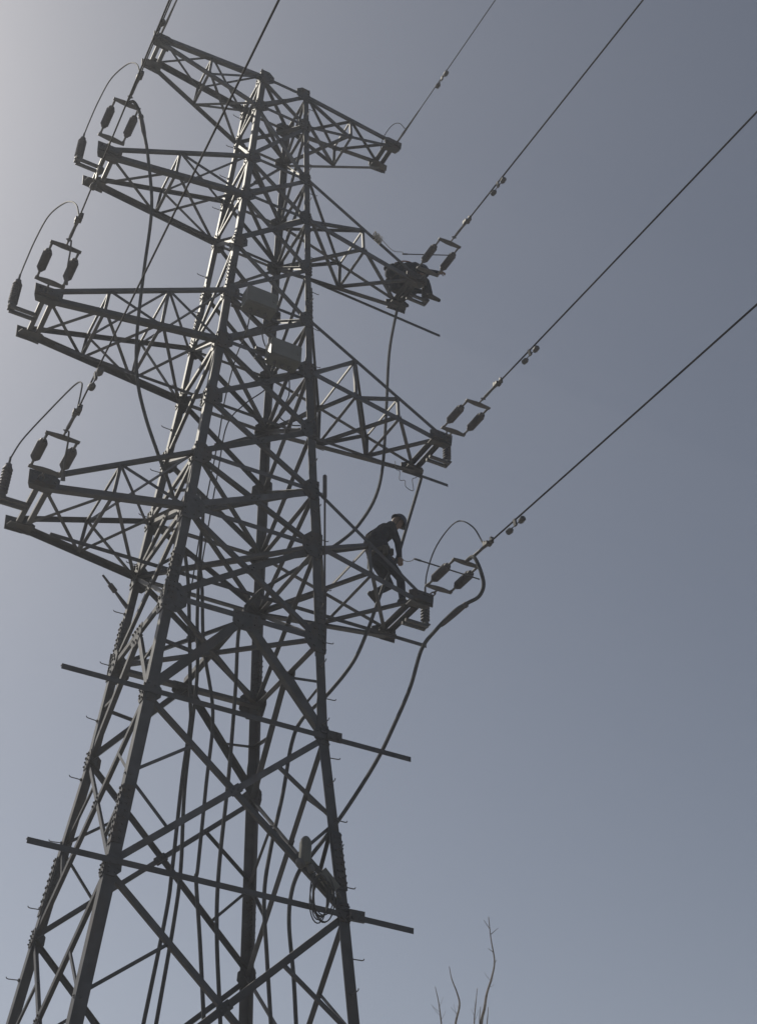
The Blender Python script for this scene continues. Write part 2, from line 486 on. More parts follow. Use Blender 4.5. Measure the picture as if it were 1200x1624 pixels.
# crossarms -----------------------------------------------------------
TIP = {1: (2.439, .298, 22.45), 2: (2.948, .369, 18.86), 3: (3.359, .462, 15.24), 4: (2.933, .553, 11.93)}
def tipat(k, s):
    T, ty, tz = TIP[k]
    return (T - .065 if (k == 4 and s < 0) else T), ty, tz
TIPM = gusset_mesh('tip_plate', [(-.26, -.07), (-.10, -.12), (.14, -.12), (.16, .10), (-.16, .11), (-.26, .06)],
                   [(-.2, 0), (-.1, .05), (-.1, -.06), (0, .06), (0, -.07), (.08, .05), (.1, -.06)], .016)
for k in (1, 2, 3, 4):
    for s in (-1, 1):
        T, ty, tz = tipat(k, s)
        arm = empty('crossarm', (s * wx(tz), 0, tz), tower)
        side = 'worker side' if s > 0 else 'side away from the workers'
        ln, lf = ('D', 'C') if s > 0 else ('B', 'A')
        inv = Matrix.Translation((-s * wx(tz), 0, -tz))
        def B(name, a, b, n, size, off=0.0):
            o = bar(name, a, b, n, size, arm, off)
            o.matrix_world = inv @ o.matrix_world if False else o.matrix_world
            return o
        arm['_fix'] = 1
        R = {('n', 'u'): N(ln, 'u%d' % k), ('n', 'l'): N(ln, 'l%d' % k), ('f', 'u'): N(lf, 'u%d' % k), ('f', 'l'): N(lf, 'l%d' % k)}
        tn = Vector((s * T, -ty, tz)); tf = Vector((s * T, ty, tz))
        dzu = .07; 
        TP = {('n', 'u'): tn + Vector((-s * .06, 0, dzu)), ('n', 'l'): tn - Vector((s * .06, 0, dzu)), ('f', 'u'): tf + Vector((-s * .06, 0, dzu)), ('f', 'l'): tf - Vector((s * .06, 0, dzu))}
        fr = [1 / 3, 2 / 3] if k == 3 else [.5]
        main, sec = ('l', 'u') if k > 1 else ('u', 'l')
        nd = {}
        for sd_ in 'nf':
            ny = Vector((0, -1 if sd_ == 'n' else 1, 0))
            for ul in 'ul':
                a, b = R[(sd_, ul)], TP[(sd_, ul)]
                B('chord', a, b, ny, .088 if ul == main else .06)
                nd[(sd_, ul)] = [a] + [a.lerp(b, t) for t in fr] + [b]
            U_, L_ = nd[(sd_, 'u')], nd[(sd_, 'l')]
            for i in range(1, len(U_) - 1):
                B('brace', L_[i], U_[i], ny, .045, -.012)
                if k > 1: B('brace', U_[i], L_[i - 1], ny, .05, -.022)
                else: B('brace', L_[i], U_[i - 1], ny, .05, -.022)
            if k == 3: pass
        for i in range(1, len(nd[('n', 'l')])):
            for ul, sz in (('l', .05), ('u', .042)):
                a, b = nd[('n', ul)], nd[('f', ul)]
                nz = Vector((0, 0, -1 if ul == 'l' else 1))
                last = i == len(a) - 1
                if not last: B('brace', a[i], b[i], nz, sz, -.012)
                if ul == main or not last:
                    B('brace', a[i - 1], b[i], nz, sz, -.022)
                if ul == main:
                    B('brace', b[i - 1], a[i], nz, sz, -.034)
                elif not last and i == 1:
                    B('brace', b[i - 1], a[i], nz, sz, -.034)
        # end frame: twin bars between the tip plates
        for dx in (0.0, -.13):
            B('end_beam', tn + Vector((s * dx, -.03, -.03)), tf + Vector((s * dx, .03, -.03)), (s, 0, 0), .07)
        for sgn, tp in ((-1, tn), (1, tf)):
            xd = Vector((s, 0, 0)); yd = Vector((0, 0, 1))
            plate('tip_plate', TIPM, tp + Vector((-s * .02, sgn * .03, 0)), xd, yd, arm, 1.0 if k > 1 else .9)
            mb = MB()
            mb.prism([(-.2, -.12), (.1, -.1), (.14, .0), (.1, .1), (-.2, .12)], .014)
            o = mb.build('tip_plate', PLATE, arm)
            o.matrix_world = Matrix.Translation(tp + Vector((-s * .03, -sgn * .03, -.075))) @ Matrix.Rotation(0 if s > 0 else math.pi, 4, 'Z')
        if k > 1:
            mb = MB()
            for dy in (-.05, .05):
                mb.box((s * .155, dy + .0, -.0), (.39, .04, .05))
            mb.box((s * .33, 0, .03), (.10, .15, .02))
            o = mb.build('arrester_bracket', FIT, arm)
            o.matrix_world = Matrix.Translation((s * T, 0, tz - .09))
# children of the crossarm empties keep their world place
bpy.context.view_layer.update()
for arm in [o for o in bpy.data.objects if o.name.startswith('crossarm')]:
    if '_fix' in arm: del arm['_fix']
    for ch in arm.children:
        ch.matrix_parent_inverse = arm.matrix_world.inverted()

# control boxes on the tower body -----------------------------------------
def ctl_box(c, label):
    e = empty('control_box', c)
    tag(e, label, 'control box', 'control boxes on the tower body')
    mb = MB(); mb.box((0, 0, 0), (.50, .26, .35)); o = mb.build('body', BOX, e)
    bm = bmesh.new(); bm.from_mesh(o.data); bmesh.ops.bevel(bm, geom=bm.edges[:], offset=.012, segments=2, affect='EDGES'); bm.to_mesh(o.data); bm.free()
    mb = MB(); mb.box((0, -.137, 0), (.46, .012, .31)); mb.box((.18, -.15, 0), (.02, .02, .07)); mb.build('door', BOX, e)
    for x in (-.12, 0, .12):
        mb = MB(); mb.lathe((x, .02, -.175), (x, .02, -.30), [(0, .03), (.03, .03), (.031, .02), (.06, .02)], 10); mb.build('cable_gland', FIT, e)
    for zz in (-.1, .1):
        mb = MB(); mb.box((.0, .152, zz), (.8, .04, .045)); mb.build('mounting_rail', STEEL, e)
    return e
ctl_box((-.25, -1.0, 16.10), 'pale metal control box mounted on the tower body, the upper of two')
ctl_box((.215, -1.0, 15.21), 'pale metal control box mounted on the tower body, the lower of two')

# insulator strings ------------------------------------------------------------
ORD = {1: 'top', 2: 'second', 3: 'third', 4: 'lowest'}
def side_txt(s): return 'worker side' if s > 0 else 'side away from the workers'
def poly_profile(L, r0, r1, n):
    pr = [(0, r0 * .8), (.03, r0)]
    st = (L - .08) / n
    for i in range(n):
        t = .04 + i * st
        pr += [(t, r0), (t + st * .35, r1), (t + st * .62, r1 * .96), (t + st * .95, r0)]
    pr += [(L - .02, r0), (L, r0 * .8)]
    return pr
def insulator_string():
    e = empty('insulator_string')
    mb = MB()
    mb.tube(spline([(-.03, .0, 0), (-.03, -.08, 0), (0, -.11, 0), (.03, -.08, 0), (.03, 0, 0)], 4), .012, 6)
    mb.tube([(0, -.09, 0), (0, -.2, -.01)], .016, 6)
    mb.build('shackle', FIT, e)
    def yoke(y, f):
        mb = MB()
        mb.prism([(-.22, .03), (-.22, -.02), (-.05, -.05 if f else -.03), (.05, -.05 if f else -.03), (.22, -.02), (.22, .03), (.04, .05), (-.04, .05)] if f else
                 [(-.22, .02), (-.22, -.03), (-.04, -.05), (.04, -.05), (.22, -.03), (.22, .02), (.05, .04), (-.05, .04)], .016, Matrix.Translation((0, y, -.01)))
        mb.build('yoke_plate', FIT, e)
    yoke(-.23, True)
    for x in (-.19, .19):
        mb = MB()
        mb.lathe((x, -.40, -.01), (x, -.82, -.01), poly_profile(.42, .052, .069, 8), 14)
        ins = mb.build('insulator', RUB, e, True)
        for y0, y1 in ((-.24, -.42), (-.80, -.97)):
            mb = MB(); mb.lathe((x, y0, -.01), (x, y1, -.01), [(0, .022), (.03, .024), (.05, .016), (.17, .02)], 8)
            mb.build('end_fitting', FIT, ins)
    yoke(-.985, False)
    mb = MB()
    mb.tube([(0, -1.0, -.01), (0, -1.1, -.01), (0, -1.12, -.015)], [.014, .014, .02], 6)
    mb.tube(spline([(0.0, -1.10, .02), (.035, -1.14, -.01), (0, -1.18, -.04), (-.035, -1.14, -.01), (0, -1.10, .02)], 4), .009, 6)
    mb.build('link', FIT, e)
    mb = MB()
    mb.tube([(0, -1.15, -.012), (0, -1.22, -.014), (0, -1.42, -.02), (0, -1.55, -.025), (0, -1.68, -.027)], [.018, .024, .021, .03, .018], 8)
    mb.box((0, -1.57, -.03), (.09, .06, .05)); mb.box((.02, -1.63, -.0), (.05, .035, .09)); mb.box((-.02, -1.50, .0), (.03, .04, .08))
    mb.build('dead_end_clamp', FIT, e)
    return e
def copy_tree(o, parent=None):
    c = o.copy(); C.objects.link(c); c.parent = parent
    for ch in o.children: copy_tree(ch, c)
    return c
SX = {1: .03, -1: 0.0}
SAG = {1: .55, -1: .12}
DRIFT = {1: .15, -1: -1.6}
strings = {}
proto = insulator_string()
first = True
for k in (2, 3, 4):
    for s in (-1, 1):
        T, ty, tz = tipat(k, s)
        o = proto if first else copy_tree(proto)
        first = False
        o.location = (s * (T - .02) + SX[s], -ty - .05 - (.12 if (k, s) == (4, 1) else 0), tz - .03)
        tag(o, 'double black polymer insulator string on the %s crossarm, %s' % (ORD[k], side_txt(s)), 'insulator', 'insulator strings at the crossarm tips')
        strings[(k, s)] = o
        # jumper terminal hanging from the far yoke
        if (k, s) in ((3, -1), (4, -1)):
            mb = MB()
            p = Vector((0.03, -1.16, -.03))
            mb.tube(spline([p, (.06, -1.08, -.14), (.09, -.95, -.3), (.12, -.86, -.42)], 5), [.012] * 16, 6)
            mb.lathe((.12, -.86, -.40), (.145, -.80, -.52), [(0, .014), (.02, .022), (.08, .026), (.10, .03), (.13, .03)], 8)
            mb.build('jumper_lug', FIT, o)

# arresters ------------------------------------------------------------------------
for k in (2, 3, 4):
    for s in (-1, 1):
        T, ty, tz = tipat(k, s)
        e = empty('surge_arrester', (s * (T + .33), 0, tz - .05))
        tag(e, 'black ribbed surge arrester at the tip of the %s crossarm, %s' % (ORD[k], side_txt(s)), 'arrester', 'surge arresters on the crossarm tips')
        mb = MB(); mb.lathe((0, 0, .03), (0, 0, .54), poly_profile(.50, .052, .072, 8), 16); mb.build('housing', RUB, e, True)
        mb = MB(); mb.lathe((0, 0, 0), (0, 0, .05), [(0, .06), (.035, .06), (.036, .05)], 12); mb.build('base_flange', FIT, e)
        mb = MB(); mb.lathe((0, 0, .52), (0, 0, .7), [(0, .045), (.03, .045), (.031, .018), (.16, .016)], 10); mb.build('top_terminal', FIT, e)
        if s < 0 or k == 4:
            q = [(0, 0, .66), (s * -.02, -.10, .90), (s * -.05, -.38, 1.14), (s * -.10, -.85, 1.20), (s * -.22, -1.40, .98), (s * -.30, -1.62 - ty * .5, .52), (s * -.35 + SX[s], -1.62 - ty, .06)]
            if s < 0 and k == 4:
                q = [(0, 0, .66), (.06, -.3, .80), (.2, -1.05, .80), (.31, -1.85, .66), (.35, -2.10, .52), (.35, -2.18, .3), (.35, -2.18, .05)]
            mb = MB(); mb.tube(spline(q, 7), .011, 6); mb.build('lead_wire', CAB, e, True)

# conductors -----------------------------------------------------------------------
def wire(name, x0, y0, z0, r, label, cat, group, x1=None, s=1, length=70):
    sag = SAG[s]
    pts = []
    x1 = x0 + DRIFT[s]
    n = 60
    for i in range(n + 1):
        u = i / n
        y = y0 - length * u
        z = z0 - 4 * sag * u * (1 - u)
        pts.append((x0 + (x1 - x0) * u, y, z))
    mb = MB(); mb.tube(pts, r, 6)
    o = mb.build(name, ALU, None, True)
    tag(o, label, cat, group)
    return o
for k in (2, 3, 4):
    for s in (-1, 1):
        T, ty, tz = tipat(k, s)
        wire('conductor', s * (T - .02) + SX[s], -ty - 1.6, tz - .057, .0105 if s < 0 else .0130,
             'overhead conductor strung from the %s crossarm, %s' % (ORD[k], side_txt(s)), 'power line', 'conductors of the line', None, s)
for s in (-1, 1):
    T, ty, tz = TIP[1]
    wire('ground_wire', s * T, -ty - .9, tz - .03, .0085, 'thin ground wire strung from the top crossarm, %s' % side_txt(s), 'power line', 'ground wires of the line', None, s)
    e = empty('ground_wire_clamp', (s * T, -ty - .02, tz))
    tag(e, 'slim tension clamp joining the ground wire to the top crossarm, %s' % side_txt(s), 'wire clamp', 'ground wire clamps')
    mb = MB(); mb.tube(spline([(-.03, .03, 0), (-.03, -.05, 0), (0, -.08, 0), (.03, -.05, 0), (.03, .03, 0)], 4), .012, 6); mb.build('shackle', FIT, e)
    mb = MB(); mb.tube([(0, -.06, 0), (0, -.3, -.01), (0, -.6, -.02), (0, -.92, -.03)], [.018, .024, .018, .014], 8); mb.build('grip', FIT, e)
    if s > 0:
        mb = MB(); mb.tube(spline([(-.20, .25, .02), (-.21, .12, .22), (-.16, -.12, .34), (-.10, -.32, .22), (-.03, -.42, -.02)], 6), .008, 6); mb.build('bonding_lead', CAB, e)

# vibration dampers
def damper():
    e = empty('vibration_damper')
    mb = MB(); mb.box((0, 0, -.035), (.03, .05, .10)); mb.build('clamp', FIT, e)
    mb = MB(); mb.tube(spline([(0, -.17, -.075), (0, -.08, -.07), (0, 0, -.08), (0, .08, -.07), (0, .17, -.075)], 4), .007, 6); mb.build('messenger_wire', ALU, e)
    for q in (-1, 1):
        mb = MB(); mb.lathe((0, q * .20, -.075), (0, q * .09, -.09), [(0, .026), (.015, .042), (.08, .042), (.095, .030), (.11, .024)], 10); mb.build('weight', FIT, e, True)
    return e
dp = damper(); first = True
for k in (1, 2, 3, 4):
    for s in (-1, 1):
        if k == 1 and s < 0: continue
        T, ty, tz = tipat(k, s)
        o = dp if first else copy_tree(dp)
        first = False
        y = -2.95 if k > 1 else -2.1
        u = (-y - ty - (1.6 if k > 1 else .9)) / 70
        o.location = ((s * (T - .02) + SX[s] if k > 1 else s * T) + DRIFT[s] * u, y, tz - (.057 if k > 1 else .03) - 4 * SAG[s] * u * (1 - u))
        o.rotation_euler = (0, random.uniform(-.35, .35), 0)
        tag(o, 'small dumbbell damper hung under the %s wire, %s' % (ORD[k], side_txt(s)), 'damper', 'vibration dampers on the wires')

# power cables down the tower ---------------------------------------------------------
def cable(pts, r, label, ground):
    q = spline(pts, 6) + []
    e = Vector(pts[-1])
    d = Vector(ground) - e
    q += [e + d * t + Vector((0, 0, 0)) for t in (.25, .5, .75, 1)]
    mb = MB(); mb.tube(q, r, 8)
    o = mb.build('power_cable', CAB, None, True)
    tag(o, label, 'cable', 'cables run down the tower')
    return o
cable([(-2.93, -1.42, 18.80), (-2.85, -1.5, 18.82), (-2.71, -1.46, 18.66), (-2.57, -1.4, 18.31), (-2.42, -1.3, 17.93), (-2.2, -1.2, 16.98), (-2.11, -1.05, 15.78), (-2.01, -0.9, 14.67), (-1.86, -0.75, 14.0), (-1.62, -0.6, 13.51), (-1.33, -0.5, 13.01), (-0.99, -0.4, 12.43), (-0.64, -0.3, 11.44), (-0.46, -0.2, 10.55), (-0.3, -0.1, 9.6), (-0.23, 0.0, 9.33), (-0.25, 0.0, 8.59), (-0.24, 0.0, 7.39), (-0.25, 0.0, 6.84), (-0.36, 0.0, 5.57)], .026,
      'thick cable hanging from the second crossarm insulators into the tower, side away from the workers', (-.45, 0, -.2))
cable([(-.72, .55, 13.3), (-.45, .42, 13.3), (-0.33, 0.3, 13.02), (-0.28, 0.27, 11.9), (-0.23, 0.24, 11.06), (-0.14, 0.21, 10.08), (-0.14, 0.19, 8.55), (-0.08, 0.16, 7.48), (-0.1, 0.13, 6.78), (-0.18, 0.1, 5.62)], .025,
      'thick cable inside the tower whose upper end is tied off above the lowest crossarm', (-.3, .1, -.2))
cable([(-.75, .5, 11.95), (-.5, .35, 12.1), (-0.28, 0.2, 11.8), (-0.11, 0.19, 10.63), (0.12, 0.17, 9.65), (0.13, 0.16, 8.6), (0.13, 0.14, 7.51), (0.12, 0.13, 7.36), (0.24, 0.11, 6.64), (0.39, 0.1, 5.7)], .025,
      'thick cable inside the tower whose upper end is tied off at the lowest crossarm', (.4, .1, -.2))
cable([(2.92, .36, 18.80), (2.88, 0.37, 18.63), (2.74, 0.35, 17.55), (2.68, 0.3, 16.15), (2.61, 0.25, 14.86), (2.46, 0.2, 14.12), (2.2, 0.2, 13.52), (1.89, 0.1, 13.05), (1.44, 0.1, 12.55), (0.95, 0.1, 12.05), (0.54, 0.1, 11.59), (0.35, 0.1, 11.06), (0.38, 0.1, 10.0), (0.4, 0.1, 8.79), (0.39, 0.1, 7.55), (0.44, 0.1, 6.76), (0.59, 0.1, 5.73)], .027,
      'thick cable dropping from the second crossarm tip into the tower, worker side', (.6, .1, -.2))
cable([(3.47, .49, 15.14), (3.45, 0.49, 15.02), (3.07, 0.25, 13.81), (2.74, -0.03, 12.88), (2.58, 0.0, 12.47), (2.49, 0.05, 12.13), (2.37, 0.15, 11.6), (2.2, 0.25, 11.06), (1.85, 0.3, 10.47), (1.52, 0.4, 10.03), (1.38, 0.4, 9.61), (1.3, 0.4, 8.85), (1.19, 0.4, 8.12), (1.14, 0.4, 7.45), (1.24, 0.4, 6.67), (1.35, 0.4, 5.91)], .027,
      'thick cable from the third crossarm tip held by the standing worker', (1.3, .4, -.2))
cable([(2.91, -1.75, 11.88), (2.90, -2.0, 11.80), (2.97, -2.1, 11.37), (2.93, -2.05, 11.15), (2.79, -1.95, 11.04), (2.68, -1.8, 10.96), (2.56, -1.5, 10.78), (2.46, -1.3, 10.56), (2.4, -1.1, 10.06), (2.27, -0.9, 9.55), (2.11, -0.7, 9.05), (1.82, -0.4, 8.4), (1.52, -0.2, 7.88), (1.39, -0.1, 7.66), (1.34, 0.0, 7.4), (1.33, 0.0, 7.0), (1.43, 0.0, 6.39), (1.5, 0.0, 5.84)], .027,
      'thick cable looping off the lowest crossarm insulators into the tower, worker side', (1.45, 0, -.2))
# stress cones and lugs on the connected cables
for p, q, lab in (((2.80, -1.955, 11.045), (2.60, -1.58, 10.83), 'black cable termination sleeve below the lowest crossarm insulators, worker side'),
                  ((-2.70, -1.455, 18.65), (-2.56, -1.395, 18.28), 'black cable termination sleeve below the second crossarm insulators, side away from the workers')):
    mb = MB(); p = Vector(p); q = Vector(q); L = (q - p).length
    mb.lathe(p, q, [(0, .02), (.02, .042), (.06, .045), (.065, .034), (L * .5, .038), (L - .05, .034), (L, .028)], 10)
    o = mb.build('cable_termination', RUB, None, True); tag(o, lab, 'cable sleeve', 'cable terminations')

# small signal wires inside the body
for pts, lab in (([(-.37, -.98, 15.84), (-.38, -.9, 15.5), (-.36, -.5, 15.3), (-.32, -.1, 14.8), (-.32, 0, 14.0), (-.40, 0, 12.6), (-.45, 0, 11.2)], 'thin signal wire trailing from the upper control box'),
                 ([(-.13, -.98, 15.84), (-.12, -.9, 15.6), (.0, -.8, 15.45), (.08, -.9, 15.38), (.10, -.96, 15.36)], 'short wire joining the two control boxes'),
                 ([(.095, -.98, 14.95), (.08, -.8, 14.65), (-.1, -.4, 14.55), (-.24, -.1, 14.3), (-.28, -.05, 13.4), (-.36, -.05, 11.6)], 'thin signal wire looping from the lower control box to the cables'),
                 ([(.335, -.98, 14.95), (.42, -.85, 14.6), (.35, -.7, 14.3), (.5, -.8, 14.1), (.62, -.9, 14.05)], 'short loop of wire under the lower control box')):
    mb = MB(); mb.tube(spline(pts, 7), .010, 6); o = mb.build('signal_wire', CAB, None, True); tag(o, lab, 'wire', 'signal wires in the tower')

# detached strut near the far leg
mb = MB()
mb.lathe((-1.45, 1.0, 11.80), (-.98, 1.02, 11.36), [(0, .016), (.16, .02), (.17, .038), (.3, .04), (.31, .02), (.5, .03), (.645, .03)], 10)
o = mb.build('stay_insulator', RUB, None, True); tag(o, 'short stay insulator sticking out below the lowest crossarm', 'insulator')

# camera device + junction box + cable coil at the near leg
e = empty('surveillance_unit', (.832, -1.46, 7.31))
tag(e, 'pale rounded monitoring unit clamped to a brace beside the leg', 'monitor unit')
mb = MB(); mb.lathe((0, 0, -.16), (0.01, .02, .20), [(0, .05), (.02, .07), (.26, .072), (.31, .06), (.345, .035), (.36, .01)], 16); mb.build('housing', DEV, e, True)
mb = MB(); mb.lathe((-.10, 0, -.17), (.0, 0, -.12), [(0, .02), (.03, .06), (.06, .065), (.1, .05)], 12); mb.build('lens_hood', FIT, e, True)
mb = MB(); mb.lathe((.06, -.02, -.16), (.09, -.03, -.24), [(0, .04), (.05, .045), (.08, .03)], 12); mb.build('connector', FIT, e, True)
mb = MB(); mb.box((.12, .02, -.12), (.3, .05, .05), Matrix.Rotation(.7, 3, 'Y')); mb.build('arm', FIT, e)
e = empty('junction_box', (1.144, -1.45, 7.03))
tag(e, 'small grey junction box tilted beside the cable coil', 'junction box')
rot = Matrix.Rotation(.75, 3, 'Y')
mb = MB(); mb.box((0, 0, 0), (.27, .09, .12), rot); mb.build('body', DEV, e)
mb = MB(); mb.box((0, -.05, 0), (.24, .012, .10), rot); mb.build('lid', DEV, e)
for t in (-.2, .2):
    mb = MB(); mb.lathe(rot @ Vector((t * .85, 0, 0)), rot @ Vector((t * 1.3, 0, 0)), [(0, .025), (.03, .025), (.07, .015)], 8); mb.build('cable_gland', FIT, e)
pts = []
for i in range(180):
    a = i / 180 * 2 * math.pi * 7
    pts.append((1.05 + .115 * math.cos(a) + .04 * math.sin(.31 * a), -1.49 + .03 * math.sin(a * .7), 6.81 + .25 * math.sin(a) + .05 * math.cos(.43 * a)))
mb = MB(); mb.tube(pts, .0075, 6); o = mb.build('cable_coil', CAB, None, True); tag(o, 'loose coil of thin black cable hung beside the junction box', 'cable coil')

# operating rods and tie ropes
for a, b, rp, lab, lab2 in (((2.62, -.80, 12.40), (3.10, -1.80, 11.62), [(2.78, -.06, 12.94), (2.72, -.35, 12.66), (2.64, -.68, 12.44), (2.62, -.80, 12.40)], 'slender operating rod laid across the lowest crossarm insulators', 'pale hand line from the standing worker to the operating rod'),
                       ((2.70, -.17, 19.60), (3.08, -1.20, 18.78), [(2.07, -.5, 19.36), (2.4, -.35, 19.36), (2.65, -.25, 19.55), (2.70, -.17, 19.60)], 'slender operating rod laid across the second crossarm insulators', 'pale hand line tied to the second crossarm chord')):
    a = Vector(a); b = Vector(b)
    mb = MB(); L = (b - a).length
    mb.lathe(a, b, [(0, .010), (.02, .016), (.14, .016), (.15, .011), (L, .010)], 8)
    o = mb.build('operating_rod', CAB, None, True); tag(o, lab, 'rod', 'operating rods')
    mb = MB(); mb.tube(spline(rp, 6), .006, 5); o = mb.build('hand_line', ROPE, None, True); tag(o, lab2, 'rope', 'hand lines')
mb = MB()
mb.lathe((1.02, -1.00, 13.2), (1.115, -1.05, 10.72), [(0, .022), (.02, .032), (.40, .032), (.42, .016), (2.5, .014)], 8)
o = mb.build('hot_stick', RUB, None, True); tag(o, 'long black insulated stick hung upright against the leg by the lowest crossarm', 'hot stick')
# rope wound on the second crossarm chord, and a loose squiggle of wire on the third
pts = []
for i in range(120):
    a = i * .7
    pts.append((1.93 + .15 * i / 120 + .02 * math.sin(a * .37), -.505 + .055 * math.cos(a), 19.36 + .065 * math.sin(a) - .08 * i / 120 + .035 * math.sin(a * .21)))
mb = MB(); mb.tube(pts, .006, 5); o = mb.build('rope_bundle', ROPE, None, True); tag(o, 'tangled pale rope wound on the second crossarm chord', 'rope')
pts = [(2.92, .40, 15.2), (2.93, .38, 15.02), (3.02, .42, 15.04), (3.01, .4, 14.84), (3.12, .42, 14.88), (3.13, .4, 14.74), (3.28, .42, 14.73), (3.25, .4, 14.94), (3.33, .42, 15.02), (3.38, .45, 15.14)]
mb = MB(); mb.tube(spline(pts, 5), .006, 5); o = mb.build('loose_wire', CAB, None, True); tag(o, 'kinked loose wire dangling under the third crossarm tip', 'wire')

# ------------------------------------------------------------------ people
def capsule(mb, p0, r0, p1, r1, k=12):
    p0 = Vector(p0); p1 = Vector(p1)
    mb.tube([p0, p1], [r0, r1], k)
    mb.ball(p0, r0 * .995, k); mb.ball(p1, r1 * .995, k)

def hand(mb, wrist, fwd, nrm, mirror=1):
    """palm and five fingers curled round something; fwd = finger direction, nrm = palm side"""
    f = Vector(fwd).normalized(); n = Vector(nrm); n = (n - f * n.dot(f)).normalized(); sidev = f.cross(n) * mirror
    w_ = Vector(wrist)
    for i in range(4):
        t = (i - 1.5) / 1.5
        capsule(mb, w_ + f * .01 + sidev * t * .018, .017, w_ + f * .085 + sidev * t * .032, .0135, 8)
    for i, L in enumerate((.85, 1.0, .95, .75)):
        t = (i - 1.5) / 1.5
        p = w_ + f * .09 + sidev * t * .034
        ang = .5
        r = .0105
        for seg, l in enumerate((.040, .028, .022)):
            d = f * math.cos(ang) + n * math.sin(ang)
            q = p + d * l * L
            capsule(mb, p, r, q, r * .92, 8)
            p = q; r *= .92; ang += .85
    p = w_ + f * .025 - sidev * .028
    q = p + (f * .5 - sidev * .6 + n * .6).normalized() * .045
    capsule(mb, p, .0135, q, .011, 8)
    capsule(mb, q, .011, q + (f * .6 + n * .8 + sidev * .2).normalized() * .032, .0095, 8)

